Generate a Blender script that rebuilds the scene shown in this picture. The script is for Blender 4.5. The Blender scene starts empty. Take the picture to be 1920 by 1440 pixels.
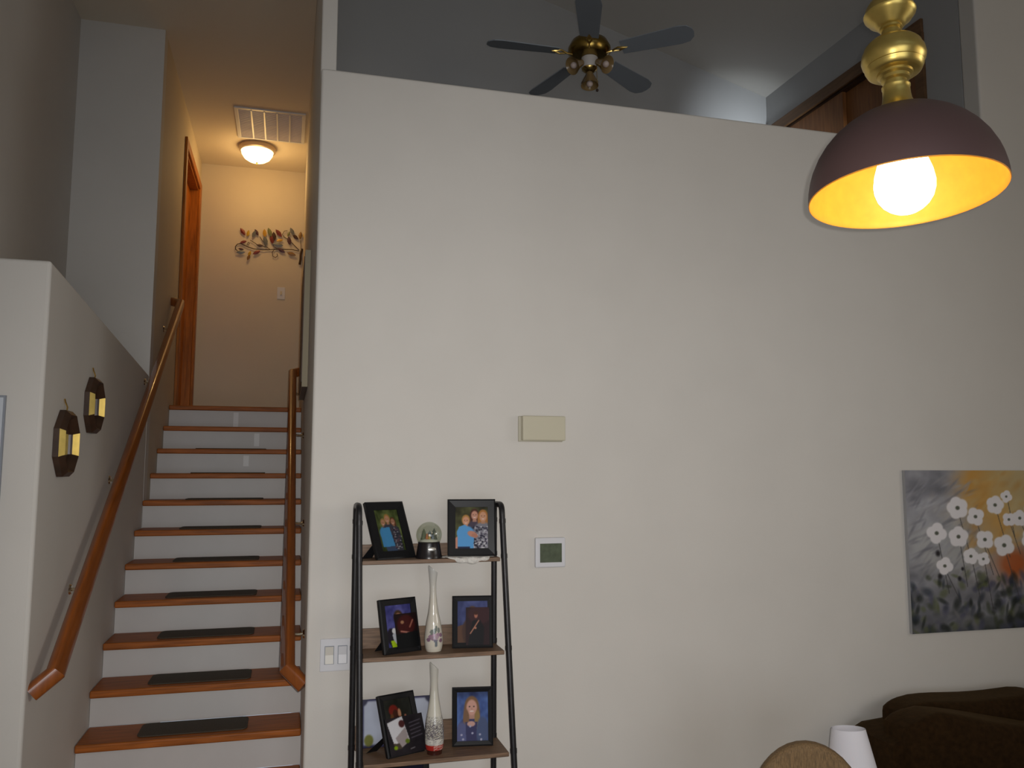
import bpy, bmesh, math, random
import numpy as np
from mathutils import Vector, Matrix
random.seed(4)
R_ = math.radians
PI = math.pi
scene = bpy.context.scene
COL = scene.collection

# ------------------------------------------------------------------ camera
CAM = Vector((-0.10593, -3.67047, 2.00448))
yaw, pitch, roll = 0.2665, 0.1068, 0.0007
fw = Vector((math.sin(yaw)*math.cos(pitch), math.cos(yaw)*math.cos(pitch), math.sin(pitch)))
rt = Vector((math.cos(yaw), -math.sin(yaw), 0))
up = rt.cross(fw)
rt2 = rt*math.cos(roll) + up*math.sin(roll)
up2 = up*math.cos(roll) - rt*math.sin(roll)
cd = bpy.data.cameras.new('camera'); co = bpy.data.objects.new('camera', cd); COL.objects.link(co)
co.matrix_world = Matrix(((rt2.x, up2.x, -fw.x, CAM.x), (rt2.y, up2.y, -fw.y, CAM.y), (rt2.z, up2.z, -fw.z, CAM.z), (0, 0, 0, 1)))
cd.sensor_fit = 'HORIZONTAL'; cd.sensor_width = 36.0; cd.lens = 1547.65/1920*36.0
cd.clip_start = 0.02; cd.clip_end = 60
scene.camera = co

# ------------------------------------------------------------------ world, lights, exposure
scene.view_settings.view_transform = 'Standard'
scene.view_settings.look = 'None'
scene.view_settings.gamma = 1.0
scene.view_settings.use_curve_mapping = False
scene.view_settings.exposure = 0.0
w = bpy.data.worlds.new('world'); scene.world = w; w.use_nodes = True
bg = w.node_tree.nodes['Background']
bg.inputs[0].default_value = (0.62, 0.72, 0.85, 1); bg.inputs[1].default_value = 0.6


def light(name, kind, loc, energy, color, target=None, **kw):
    d = bpy.data.lights.new(name, kind); d.energy = energy; d.color = color
    for k, v in kw.items(): setattr(d, k, v)
    o = bpy.data.objects.new(name, d); COL.objects.link(o); o.location = loc
    if target is not None:
        o.rotation_euler = (Vector(target)-Vector(loc)).to_track_quat('-Z', 'Y').to_euler()
    return o


# the camera's flash, a couple of centimetres up and right of the lens
light('camera_flash', 'SPOT', CAM + rt2*0.024 + up2*0.016 + fw*0.01, 196, (1.0, 0.97, 0.94),
      CAM + fw*3 + rt2*0.10 - up2*0.58, spot_size=R_(91), spot_blend=1.0, shadow_soft_size=0.006)
# daylight through the big windows in the wall behind the camera
light('daylight_window', 'AREA', (0.4, -6.2, 1.55), 34, (0.92, 0.95, 1.0), (0.4, 0, 1.6), shape='RECTANGLE', size=2.6, size_y=1.9)
# daylight from a low window of the upstairs room, reaching its far corner
light('loft_daylight', 'AREA', (3.42, 0.36, 3.93), 1.6, (0.86, 0.94, 1.0), (3.46, 2.14, 4.68), shape='RECTANGLE', size=0.2, size_y=0.15, spread=R_(35))
# added fill light from the unseen right side, brightening the left-hand walls
light('right_side_fill', 'AREA', (5.7, -3.2, 2.7), 6, (0.95, 0.95, 0.95), (-1.4, -0.2, 2.3), shape='RECTANGLE', size=1.6, size_y=0.9, spread=R_(80))
# added warm fill from the right, standing in for unseen room lamps
light('warm_fill', 'AREA', (5.2, -4.6, 2.6), 17, (1.0, 0.84, 0.62), (0.8, 0.2, 1.2), shape='DISK', size=2.2)


# ------------------------------------------------------------------ materials
MATS = {}


def srgb(c):
    return tuple(((x/255.0)/12.92 if x/255.0 <= 0.04045 else ((x/255.0+0.055)/1.055)**2.4) for x in c)


def mat(name, color, rough=0.6, metal=0.0, noise=0.0, nscale=20.0, bump=0.0, bscale=200.0, stretch=None, coat=0.0, spec=0.5):
    if name in MATS: return MATS[name]
    m = bpy.data.materials.new(name); m.use_nodes = True
    nt = m.node_tree; b = nt.nodes['Principled BSDF']
    b.inputs['Base Color'].default_value = (*color, 1)
    b.inputs['Roughness'].default_value = rough; b.inputs['Metallic'].default_value = metal
    b.inputs['Coat Weight'].default_value = coat
    b.inputs['Specular IOR Level'].default_value = spec
    tc = nt.nodes.new('ShaderNodeTexCoord')
    if noise > 0:
        n = nt.nodes.new('ShaderNodeTexNoise'); n.inputs['Scale'].default_value = nscale; n.inputs['Detail'].default_value = 5
        mp = nt.nodes.new('ShaderNodeMapping')
        if stretch: mp.inputs['Scale'].default_value = stretch
        nt.links.new(tc.outputs['Object'], mp.inputs[0]); nt.links.new(mp.outputs[0], n.inputs[0])
        r = nt.nodes.new('ShaderNodeValToRGB')
        r.color_ramp.elements[0].position = 0.3; r.color_ramp.elements[1].position = 0.7
        r.color_ramp.elements[0].color = (*[max(0, c*(1-noise)) for c in color], 1)
        r.color_ramp.elements[1].color = (*[min(1, c*(1+noise)) for c in color], 1)
        nt.links.new(n.outputs['Fac'], r.inputs[0]); nt.links.new(r.outputs[0], b.inputs['Base Color'])
    if bump > 0:
        n2 = nt.nodes.new('ShaderNodeTexNoise'); n2.inputs['Scale'].default_value = bscale; n2.inputs['Detail'].default_value = 3
        bp = nt.nodes.new('ShaderNodeBump'); bp.inputs['Strength'].default_value = bump; bp.inputs['Distance'].default_value = 0.002
        nt.links.new(tc.outputs['Object'], n2.inputs[0]); nt.links.new(n2.outputs['Fac'], bp.inputs['Height'])
        nt.links.new(bp.outputs[0], b.inputs['Normal'])
    MATS[name] = m
    return m


def emit(name, color, strength):
    m = bpy.data.materials.new(name); m.use_nodes = True; b = m.node_tree.nodes['Principled BSDF']
    b.inputs['Base Color'].default_value = (0.9, 0.9, 0.85, 1); b.inputs['Emission Color'].default_value = (*color, 1)
    b.inputs['Emission Strength'].default_value = strength; return m


def glassmat(name, color=(1, 1, 1), ior=1.45, rough=0.0):
    m = bpy.data.materials.new(name); m.use_nodes = True; b = m.node_tree.nodes['Principled BSDF']
    b.inputs['Base Color'].default_value = (*color, 1); b.inputs['Transmission Weight'].default_value = 1
    b.inputs['IOR'].default_value = ior; b.inputs['Roughness'].default_value = rough; return m


def printmat(name, rough=0.5, coat=0.0, spec=0.12):
    if name in MATS: return MATS[name]
    m = bpy.data.materials.new(name); m.use_nodes = True; nt = m.node_tree; b = nt.nodes['Principled BSDF']
    a = nt.nodes.new('ShaderNodeAttribute'); a.attribute_name = 'print_color'
    nt.links.new(a.outputs['Color'], b.inputs['Base Color']); b.inputs['Roughness'].default_value = rough
    b.inputs['Coat Weight'].default_value = coat
    b.inputs['Specular IOR Level'].default_value = spec
    MATS[name] = m
    return m


M_WALL = mat('wall_paint', (0.66, 0.63, 0.585), 0.75, noise=0.02, nscale=3, bump=0.12, bscale=140)
M_HALL = mat('hall_lamplit_paint', (0.63, 0.55, 0.43), 0.75, noise=0.02, nscale=3, bump=0.12, bscale=140)  # wall paint warmed: the hall lamp's orange tint is put into the colour
M_CEIL = mat('ceiling_paint', (0.62, 0.60, 0.56), 0.9, bump=0.5, bscale=90)
M_CARPET = mat('carpet', (0.32, 0.27, 0.22), 0.95, noise=0.15, nscale=60, bump=0.4, bscale=400)
M_RISER = mat('riser_white', (0.57, 0.55, 0.53), 0.5, noise=0.03, nscale=5)
M_WOOD = mat('orange_pine', (0.33, 0.095, 0.014), 0.5, noise=0.35, nscale=9, stretch=(0.6, 8, 8), spec=0.25)
M_RAIL = mat('rail_wood', (0.26, 0.068, 0.008), 0.28, noise=0.2, nscale=8, stretch=(10, 1, 1), coat=0.5)
M_TRIM = mat('door_wood', (0.40, 0.125, 0.013), 0.45, noise=0.3, nscale=7, stretch=(9, 9, 0.7), spec=0.25)
M_CLOSET = mat('closet_wood', (0.24, 0.095, 0.028), 0.5, noise=0.25, nscale=6, stretch=(9, 9, 0.7))
M_CLOSETTRIM = mat('closet_trim_wood', (0.15, 0.075, 0.03), 0.5, noise=0.25, nscale=6, stretch=(6, 0.7, 6))
M_MAT = mat('mat_grey', (0.068, 0.054, 0.038), 0.95, noise=0.4, nscale=300, bump=0.6, bscale=500)
M_BRASS = mat('brass', (0.72, 0.50, 0.16), 0.25, 1.0)
M_CHROME = mat('bracket_metal', (0.75, 0.66, 0.48), 0.2, 1.0)
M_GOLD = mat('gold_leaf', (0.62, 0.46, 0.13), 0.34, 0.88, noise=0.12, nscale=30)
M_BLACK = mat('black_frame', (0.008, 0.008, 0.009), 0.4, spec=0.2)
M_PIPE = mat('black_pipe', (0.017, 0.016, 0.018), 0.38, 0.3, noise=0.2, nscale=60)
M_SHELF = mat('rustic_board', (0.175, 0.105, 0.062), 0.55, noise=0.35, nscale=10, stretch=(1.2, 12, 12))
M_WHITEPL = mat('white_plastic', (0.68, 0.68, 0.71), 0.4)
M_CREAM = mat('cream_plastic', (0.57, 0.53, 0.40), 0.5)
M_DARKWOOD = mat('dark_wood', (0.045, 0.022, 0.012), 0.35, noise=0.3, nscale=20)
M_SOFA = mat('brown_plush', (0.024, 0.0115, 0.0035), 0.9, spec=0.1, noise=0.3, nscale=40, bump=0.4, bscale=150)
M_SOFA.node_tree.nodes['Principled BSDF'].inputs['Sheen Weight'].default_value = 0.10
M_SOFA.node_tree.nodes['Principled BSDF'].inputs['Sheen Tint'].default_value = (0.5, 0.32, 0.12, 1)
M_SHADEW = mat('white_shade', (0.74, 0.73, 0.78), 0.8)
M_TAN = mat('tan_weave', (0.165, 0.102, 0.045), 0.8, noise=0.35, nscale=50, stretch=(6, 6, 1), bump=0.8, bscale=220)
M_FAN = mat('fan_blade_grey', (0.27, 0.30, 0.34), 0.55)
M_GREYLINE = mat('grey_edge', (0.28, 0.30, 0.34), 0.5)
M_LOFT = mat('loft_dimmed_paint', (0.40, 0.40, 0.40), 0.8, noise=0.02, nscale=3, bump=0.12, bscale=140)  # wall paint darkened: the dimness of the loft is put into the colour


# ------------------------------------------------------------------ mesh helpers
def obj(name, bm, m, parent=None, smooth=False, bevel=0.0, seg=2, mods=()):
    me = bpy.data.meshes.new(name)
    bmesh.ops.recalc_face_normals(bm, faces=bm.faces[:])
    if smooth:
        for f_ in bm.faces: f_.smooth = True
    bm.to_mesh(me); bm.free()
    if smooth: me.set_sharp_from_angle(angle=R_(42))
    for mm in (m if isinstance(m, (list, tuple)) else [m]): me.materials.append(mm)
    o = bpy.data.objects.new(name, me); COL.objects.link(o)
    if parent is not None: o.parent = parent
    if bevel > 0:
        b = o.modifiers.new('bevel', 'BEVEL'); b.width = bevel; b.segments = seg; b.limit_method = 'ANGLE'; b.angle_limit = R_(40)
        b.harden_normals = False
    return o


def thing(name, label, cat, loc=(0, 0, 0), rot=(0, 0, 0), group=None):
    o = bpy.data.objects.new(name, None); COL.objects.link(o); o.empty_display_size = 0.05
    o.location = loc; o.rotation_euler = rot
    o['label'] = label; o['category'] = cat
    if group: o['group'] = group
    return o


def tag(o, label, cat, group=None):
    o['label'] = label; o['category'] = cat
    if group: o['group'] = group
    return o


def struct(o):
    o['kind'] = 'structure'; return o


def box(bm, x0, x1, y0, y1, z0, z1, mi=0):
    r = bmesh.ops.create_cube(bm, size=1)
    bmesh.ops.scale(bm, vec=(x1-x0, y1-y0, z1-z0), verts=r['verts'])
    bmesh.ops.translate(bm, vec=((x0+x1)/2, (y0+y1)/2, (z0+z1)/2), verts=r['verts'])
    for v in r['verts']:
        for f_ in v.link_faces: f_.material_index = mi
    return r['verts']


def bx(*a):
    bm = bmesh.new(); box(bm, *a); return bm


def prism(bm, pts, a0, a1, axis='y'):
    """polygon pts in the plane perpendicular to axis, extruded from a0 to a1"""
    def P(p, a):
        if axis == 'y': return (p[0], a, p[1])
        if axis == 'x': return (a, p[0], p[1])
        return (p[0], p[1], a)
    A = [bm.verts.new(P(p, a0)) for p in pts]; B = [bm.verts.new(P(p, a1)) for p in pts]
    bm.faces.new(A); bm.faces.new(B[::-1])
    n = len(pts)
    for i in range(n):
        bm.faces.new((A[i], B[i], B[(i+1) % n], A[(i+1) % n]))


def lathe(bm, prof, seg=32, cap=True, mi=0):
    rings = []
    for r, z in prof:
        if r < 1e-5: rings.append([bm.verts.new((0, 0, z))])
        else: rings.append([bm.verts.new((r*math.cos(2*PI*i/seg), r*math.sin(2*PI*i/seg), z)) for i in range(seg)])
    fs = []
    for a, b in zip(rings[:-1], rings[1:]):
        for i in range(seg):
            j = (i+1) % seg
            if len(a) == 1 and len(b) == 1: continue
            if len(a) == 1: fs.append(bm.faces.new((a[0], b[j], b[i])))
            elif len(b) == 1: fs.append(bm.faces.new((a[i], a[j], b[0])))
            else: fs.append(bm.faces.new((a[i], a[j], b[j], b[i])))
    if cap:
        if len(rings[0]) > 1: fs.append(bm.faces.new(rings[0][::-1]))
        if len(rings[-1]) > 1: fs.append(bm.faces.new(rings[-1]))
    for f_ in fs: f_.material_index = mi
    return rings


def sweep(bm, path, sect, upv=(0, 0, 1), cap=True, scales=None):
    """sweep closed 2-D section (side, up) along a polyline with mitred corners"""
    path = [Vector(p) for p in path]; n = len(path); rings = []
    upv = Vector(upv)
    for i, p in enumerate(path):
        t0 = (path[i]-path[i-1]).normalized() if i > 0 else (path[1]-path[0]).normalized()
        t1 = (path[i+1]-path[i]).normalized() if i < n-1 else t0
        t = (t0+t1).normalized()
        side = t0.cross(upv)
        if side.length < 1e-4: side = t0.cross(Vector((0, 1, 0)))
        side.normalize(); u_ = side.cross(t0).normalized()
        ring = []
        s = scales[i] if scales else 1
        for a, b in sect:
            q = p + side*a*s + u_*b*s
            den = t0.dot(t)
            q = q - t0*((q-p).dot(t)/den if abs(den) > 1e-5 else 0)
            ring.append(bm.verts.new(q))
        rings.append(ring)
    m = len(sect)
    for a, b in zip(rings[:-1], rings[1:]):
        for i in range(m):
            j = (i+1) % m
            bm.faces.new((a[i], a[j], b[j], b[i]))
    if cap:
        bm.faces.new(rings[0][::-1]); bm.faces.new(rings[-1])


def circ(r, n=12, ph=0.0):
    return [(r*math.cos(2*PI*i/n+ph), r*math.sin(2*PI*i/n+ph)) for i in range(n)]


def rrect(w_, h_, r, k=3):
    pts = []
    for cx, cy, a0 in ((w_/2-r, h_/2-r, 0), (-w_/2+r, h_/2-r, PI/2), (-w_/2+r, -h_/2+r, PI), (w_/2-r, -h_/2+r, 1.5*PI)):
        for i in range(k+1):
            a = a0+PI/2*i/k; pts.append((cx+r*math.cos(a), cy+r*math.sin(a)))
    return pts


def tube(bm, path, r, n=10, upv=(0, 0, 1)):
    sweep(bm, path, circ(r, n), upv)


def bez(p0, p1, p2, n=8):
    p0, p1, p2 = Vector(p0), Vector(p1), Vector(p2)
    return [p0*(1-t)**2+p1*2*t*(1-t)+p2*t*t for t in [i/n for i in range(n+1)]]


# ------------------------------------------------------------------ flat prints (photographs, painting) as colour grids
class Paint:
    def __init__(s, w_, h_, col):
        s.w, s.h = w_, h_; s.a = np.ones((h_, w_, 3))*np.array(col, float)
        s.X, s.Y = np.meshgrid((np.arange(w_)+.5)/w_, (np.arange(h_)+.5)/h_)

    def mix(s, m, col):
        s.a = s.a*(1-m[..., None]) + np.array(col, float)*m[..., None]; return s

    def ell(s, cx, cy, rx, ry, col, soft=0.12, rot=0.0, op=1.0):
        dx, dy = (s.X-cx)*s.w/s.h, s.Y-cy
        c, sn = math.cos(rot), math.sin(rot)
        a, b = dx*c+dy*sn, -dx*sn+dy*c
        d = np.sqrt((a/(rx*s.w/s.h))**2+(b/ry)**2)
        return s.mix(np.clip((1+soft-d)/(2*soft), 0, 1)*op, col)

    def poly(s, pts, col, op=1.0):
        ins = np.zeros_like(s.X, bool); n = len(pts)
        for i in range(n):
            x0, y0 = pts[i]; x1, y1 = pts[(i+1) % n]
            if y0 == y1: continue
            cnd = ((y0 > s.Y) != (y1 > s.Y)) & (s.X < (x1-x0)*(s.Y-y0)/(y1-y0)+x0)
            ins ^= cnd
        return s.mix(ins.astype(float)*op, col)

    def grad(s, c0, c1, axis=1):
        t = (s.Y if axis else s.X)[..., None]
        s.a = np.array(c0, float)*(1-t)+np.array(c1, float)*t; return s

    def line(s, x0, y0, x1, y1, wd, col, op=1.0):
        ax, ay = s.X*s.w/s.h, s.Y
        x0, x1 = x0*s.w/s.h, x1*s.w/s.h
        L2 = (x1-x0)**2+(y1-y0)**2
        t = np.clip(((ax-x0)*(x1-x0)+(ay-y0)*(y1-y0))/L2, 0, 1)
        d = np.hypot(ax-x0-t*(x1-x0), ay-y0-t*(y1-y0))
        return s.mix(np.clip(1.5-d/wd, 0, 1)*op, col)

    def noise(s, amp, seed=1, n=6):
        rg = np.random.RandomState(seed); acc = np.zeros((s.h, s.w))
        for k in range(n):
            g = rg.rand(3+3*k, 3+3*k); yi = s.Y*(g.shape[0]-1); xi = s.X*(g.shape[1]-1)
            y0 = yi.astype(int); x0 = xi.astype(int); fy, fx = yi-y0, xi-x0
            y1 = np.minimum(y0+1, g.shape[0]-1); x1 = np.minimum(x0+1, g.shape[1]-1)
            acc += (g[y0, x0]*(1-fy)*(1-fx)+g[y1, x0]*fy*(1-fx)+g[y0, x1]*(1-fy)*fx+g[y1, x1]*fy*fx-.5)/(1+.4*k)
        return acc*amp

    def person(s, cx, top, hw, hair, skin, cloth, longhair=False, bottom=1.0, tilt=0.0):
        """head-and-shoulders: cx, top of head, head half width (x units)"""
        hh = hw*s.w/s.h*1.32; cy = top+hh*1.02
        if longhair: s.ell(cx, cy+hh*.75, hw*1.3, hh*1.8, hair)
        s.ell(cx, cy+hh*2.6, hw*2.2, hh*1.45, cloth)
        s.poly([(cx-hw*2.2, cy+hh*2.6), (cx+hw*2.2, cy+hh*2.6), (cx+hw*2.0, bottom), (cx-hw*2.0, bottom)], cloth)
        s.poly([(cx-hw*.42, cy+hh*.5), (cx+hw*.42, cy+hh*.5), (cx+hw*.5, cy+hh*1.4), (cx-hw*.5, cy+hh*1.4)], [c*.88 for c in skin])
        s.ell(cx, cy-hh*.12, hw*1.1, hh*1.06, hair)
        s.ell(cx, cy+hh*.12, hw*.86, hh*.9, skin)
        s.ell(cx-hw*.35, cy, hw*.13, hh*.07, (60, 45, 40)); s.ell(cx+hw*.35, cy, hw*.13, hh*.07, (60, 45, 40))
        s.ell(cx, cy+hh*.25, hw*.1, hh*.13, [c*.9 for c in skin])
        s.ell(cx, cy+hh*.53, hw*.34, hh*.08, (225, 205, 200))
        return s


def print_mesh(P, w_, h_, y=0.0, parent=None, name='print', m=None, origin=(0, 0), blur=1):
    """vertical print in local x-z plane facing -y, lower-left at origin"""
    nx, ny = P.w, P.h
    for _ in range(blur):
        q = np.pad(P.a, ((1, 1), (1, 1), (0, 0)), mode='edge')
        P.a = (q[:-2, 1:-1]+q[2:, 1:-1]+q[1:-1, :-2]+q[1:-1, 2:]+2*q[1:-1, 1:-1])/6
    me = bpy.data.meshes.new(name)
    xs = origin[0]+np.linspace(0, w_, nx+1); zs = origin[1]+np.linspace(h_, 0, ny+1)
    XX, ZZ = np.meshgrid(xs, zs)
    co_ = np.stack([XX, np.full_like(XX, y), ZZ], -1).reshape(-1, 3)
    i = np.arange(nx*ny); r = i//nx; c = i % nx; a = r*(nx+1)+c
    quads = np.stack([a+nx+1, a+nx+2, a+1, a], -1)
    me.vertices.add(len(co_)); me.vertices.foreach_set('co', co_.ravel())
    me.loops.add(quads.size); me.loops.foreach_set('vertex_index', quads.ravel())
    me.polygons.add(len(quads)); me.polygons.foreach_set('loop_start', np.arange(0, quads.size, 4))
    me.update(); me.validate()
    at = me.attributes.new('print_color', 'FLOAT_COLOR', 'POINT')
    col = np.clip(P.a/255.0, 0, 1); lin = np.where(col <= 0.04045, col/12.92, ((col+0.055)/1.055)**2.4)
    full = np.ones((ny+1, nx+1, 4)); full[:ny, :nx, :3] = lin; full[ny, :nx, :3] = lin[-1]; full[:, nx, :3] = full[:, nx-1, :3]
    at.data.foreach_set('color', full.ravel().astype(np.float32))
    me.materials.append(m or printmat('photo_print'))
    o = bpy.data.objects.new(name, me); COL.objects.link(o)
    if parent is not None: o.parent = parent
    return o


# ================================================================== THE SETTING
RISE, RUN, YTOP, ZL = 0.1665, 0.2457, 2.848, 2.4975     # stair riser, run, landing nosing, landing height
XL = -0.9495                                            # left face of the stair well
XC = 3.68                                               # where the wall turns full height
ZP = 3.83                                               # top of the half wall
ZH = 4.9                                                # hall ceiling


def vault(x): return 5.123 + (XC-x)*0.285


# floors
struct(obj('floor', bx(-3.2, 6.0, -7.0, 0.0, -0.1, 0.0), M_CARPET))
bm = bmesh.new()
box(bm, XL, 0.0, YTOP+0.101, 4.35, ZL-0.25, ZL)
struct(obj('floor_landing', bm, M_CARPET))
struct(obj('floor_loft', bx(0.075, XC, 0.12, 2.144, ZL-0.2, ZL), M_CARPET))

# main wall: half wall with open loft above, full height to the right
bm = bmesh.new()
prism(bm, [(0, 0), (6.0, 0), (6.0, vault(6.0)), (XC, vault(XC)), (XC, ZP), (0, ZP)], 0.0, 0.12, 'y')
struct(obj('wall_front', bm, M_WALL, bevel=0.013, seg=4))
# right side of the stairs and hall, rising to the vault behind the half wall
struct(obj('wall_stair_right', bx(0.0, 0.072, 0.121, 4.35, 0, vault(0)), M_WALL, bevel=0.008, seg=3))
# left half wall of the stairs: top slopes gently, front end faces the room
bm = bmesh.new()
prism(bm, [(-0.39, 0), (1.905, 0), (1.905, 2.612), (-0.39, 2.772)], XL-0.495, XL, 'x')
struct(obj('wall_stair_left', bm, M_WALL, bevel=0.013, seg=4))
# hall: left wall with a doorway, far wall, and the wall end that faces the room
HX = XL
bm = bmesh.new()
DY0, DY1, DZ = 3.16, 4.18, 4.60
prism(bm, [(2.02, 0), (DY0, 0), (DY0, DZ), (DY1, DZ), (DY1, 0), (4.35, 0), (4.35, ZH), (2.02, ZH)], HX-0.12, HX, 'x')
struct(obj('wall_hall_left', bm, M_HALL))
struct(obj('wall_hall_far', bx(HX-0.12, 0.072, 4.35, 4.47, 0, ZH), M_HALL))
struct(obj('wall_alcove_far', bx(-3.0, HX, 1.905, 2.02, 0, ZH), M_WALL))
struct(obj('wall_alcove_left', bx(-1.55, -1.4555, -7.0, 1.9045, 0, 6.7), M_WALL))
struct(obj('ceiling_hall', bx(-3.0, -0.001, 1.2, 4.35, ZH, ZH+0.1), mat('hall_ceiling_lit_paint', (0.76, 0.68, 0.56), 0.9, bump=0.5, bscale=90)))  # ceiling paint made paler and warmer, bounced lamp light put into the colour
struct(obj('wall_hall_header', bx(-3.0, -0.001, 1.1, 1.199, ZH, 6.7), M_WALL))
# loft room
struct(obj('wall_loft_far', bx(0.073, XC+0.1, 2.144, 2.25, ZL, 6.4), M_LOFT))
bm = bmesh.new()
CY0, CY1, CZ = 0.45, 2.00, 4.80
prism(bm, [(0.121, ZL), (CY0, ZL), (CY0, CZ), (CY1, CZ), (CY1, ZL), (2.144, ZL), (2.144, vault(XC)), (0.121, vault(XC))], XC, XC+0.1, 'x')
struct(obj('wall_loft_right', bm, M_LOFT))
# vaulted ceiling over room and loft
bm = bmesh.new()
prism(bm, [(-1.63, vault(-1.63)), (6.0, vault(6.0)), (6.0, vault(6.0)+.1), (-1.63, vault(-1.63)+.1)], -7.0, 2.25, 'y')
struct(obj('ceiling', bm, M_CEIL))
# rest of the living room, behind and beside the camera
struct(obj('wall_right', bx(5.9, 6.0, -7.0, -0.001, 0, 4.5), M_WALL))
bm = bmesh.new()
for a in ((-1.55, -1.0, 0, 4.46), (1.8, 5.9, 0, 4.46), (-1.0, 1.8, 0, 0.5), (-1.0, 1.8, 2.6, 4.46)):
    box(bm, a[0], a[1], -7.0, -6.9, a[2], a[3])
struct(obj('wall_back', bm, M_WALL))
wf = struct(obj('window_1', bx(-1.0, -0.94, -6.97, -6.92, 0.5, 2.6), M_WHITEPL))
for a in ((1.74, 1.8, 0.5, 2.6), (-0.94, 1.74, 0.5, 0.56), (-0.94, 1.74, 2.54, 2.6), (0.37, 0.43, 0.56, 2.54)):
    obj('window_frame', bx(a[0], a[1], -6.97, -6.92, a[2], a[3]), M_WHITEPL, wf)
obj('pane', bx(-0.94, 1.74, -6.95, -6.944, 0.56, 2.54), glassmat('window_glass', ior=1.02), wf)

# hall doorway: casing, jambs and door
dr = bmesh.new(); box(dr, HX-0.112, HX-0.072, DY0+0.03, DY1-0.03, ZL, DZ-0.03)
door = struct(obj('door_1', dr, M_TRIM))
for a in ((DY0-0.06, DY0+0.012, ZL, DZ+0.06), (DY1-0.012, DY1+0.10, ZL, DZ+0.06), (DY0+0.012, DY1-0.012, DZ-0.012, DZ+0.06)):
    obj('casing', bx(HX+0.001, HX+0.020, *a), M_TRIM, door, bevel=0.004)
for a in ((DY0, DY0+0.03, ZL, DZ), (DY1-0.03, DY1, ZL, DZ), (DY0+0.03, DY1-0.03, DZ-0.03, DZ)):
    obj('jamb', bx(HX-0.12, HX+0.001, *a), M_TRIM, door)
bm = bmesh.new(); bmesh.ops.create_uvsphere(bm, u_segments=16, v_segments=10, radius=0.028)
bmesh.ops.translate(bm, vec=(HX-0.045, DY0+0.10, ZL+0.95), verts=bm.verts[:]); obj('door_knob', bm, M_BRASS, door, True)
# closet in the loft: two sliding slabs under a header board
cl = struct(obj('door_2', bx(XC+0.05, XC+0.08, CY0+0.02, 1.25, ZL+0.01, CZ-0.06), M_CLOSET))
obj('sliding_panel', bx(XC+0.012, XC+0.042, 1.20, CY1-0.02, ZL+0.01, CZ-0.06), M_CLOSET, cl)
obj('header_trim', bx(XC-0.022, XC-0.001, CY0-0.06, CY1+0.06, CZ-0.045, CZ+0.045), M_CLOSETTRIM, cl, bevel=0.004)
obj('track', bx(XC+0.005, XC+0.09, CY0, CY1, CZ-0.058, CZ-0.002), M_DARKWOOD, cl)
for a in ((CY0-0.06, CY0+0.012), (CY1-0.012, CY1+0.06)):
    obj('side_trim', bx(XC-0.022, XC-0.001, a[0], a[1], ZL, CZ-0.046), M_CLOSETTRIM, cl)

# ================================================================== STAIRCASE
st = thing('staircase', 'wooden staircase with orange-brown treads and white risers going up between the walls', 'staircase', (XL/2, YTOP, 0))


def rel(o, p):
    o.parent = p; o.matrix_parent_inverse = Matrix.Translation(p.location).inverted(); return o


for k in range(0, 14):
    y = YTOP-RUN*k; z = ZL-RISE*k
    d = RUN+0.03 if k else 0.10
    x0, x1 = XL+0.002, -0.002
    bm = bx(x0, x1, y, y+d, z-0.034, z)
    rel(obj('tread', bm, M_WOOD, None, bevel=0.007, seg=3), st)
    zb = max(z-RISE, 0.0)
    rel(obj('riser', bx(x0, x1, y+0.030, y+0.044, zb, z-0.034), M_RISER), st)
for k, px in ((0, -0.477), (1, -0.314), (2, -0.372)):      # patches of fresher paint on the upper risers
    y = YTOP-RUN*k+0.0285; z = ZL-RISE*k
    rel(obj('paint_patch', bx(px-0.018, px+0.018, y, y+0.0012, z-0.158+0.02*k, z-0.045), mat('fresh_white', (0.72, 0.71, 0.70), 0.45)), st)
names = ['lowest visible tread, the widest-looking one', 'second tread from the bottom of the photo', 'third tread from the bottom', 'fourth tread from the bottom',
         'fifth tread from the bottom', 'sixth tread from the bottom', 'fourth tread below the landing',
         'third tread below the landing', 'second tread below the landing']
mat_mesh = None
for i, k in enumerate(range(10, 1, -1)):
    y = YTOP-RUN*k; z = ZL-RISE*k
    if mat_mesh is None:
        bm = bmesh.new(); prism(bm, rrect(0.47, 0.20, 0.03), 0, 0.006, 'z')
        o = obj('stair_mat', bm, M_MAT, bevel=0.002); mat_mesh = o
    else:
        o = mat_mesh.copy(); COL.objects.link(o)
    o.location = (-0.476, y+0.150, z+0.0002)
    tag(o, 'dark grey stair mat lying on the ' + names[i], 'stair mat', 'non-slip mats on the stair treads')

# handrails
SECT = rrect(0.050, 0.062, 0.018, 4)


def handrail(name, label, path, brk, wallx, sgn):
    t = thing(name, label, 'handrail', path[1])
    bm = bmesh.new(); sweep(bm, path, SECT)
    rel(obj('rail', bm, M_RAIL, None, True, bevel=0), t)
    for (px, py, pz) in brk:          # bracket: wall plate + curved arm up to the rail
        bm = bmesh.new()
        r = bmesh.ops.create_cone(bm, cap_ends=True, segments=16, radius1=0.022, radius2=0.018, depth=0.008)
        bmesh.ops.rotate(bm, cent=(0, 0, 0), matrix=Matrix.Rotation(sgn*PI/2, 3, 'Y'), verts=r['verts'])
        bmesh.ops.translate(bm, vec=(wallx+sgn*0.004, py, pz-0.075), verts=r['verts'])
        tube(bm, bez((wallx+sgn*0.008, py, pz-0.075), (px, py, pz-0.085), (px, py, pz-0.030), 6), 0.007, 8, (0, 1, 0))
        rel(obj('bracket', bm, M_CHROME, None, True), t)
    return t


LX = -0.876


def lz(y): return 1.290 + (y+0.315)*(3.266-1.290)/(2.725+0.315)


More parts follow.
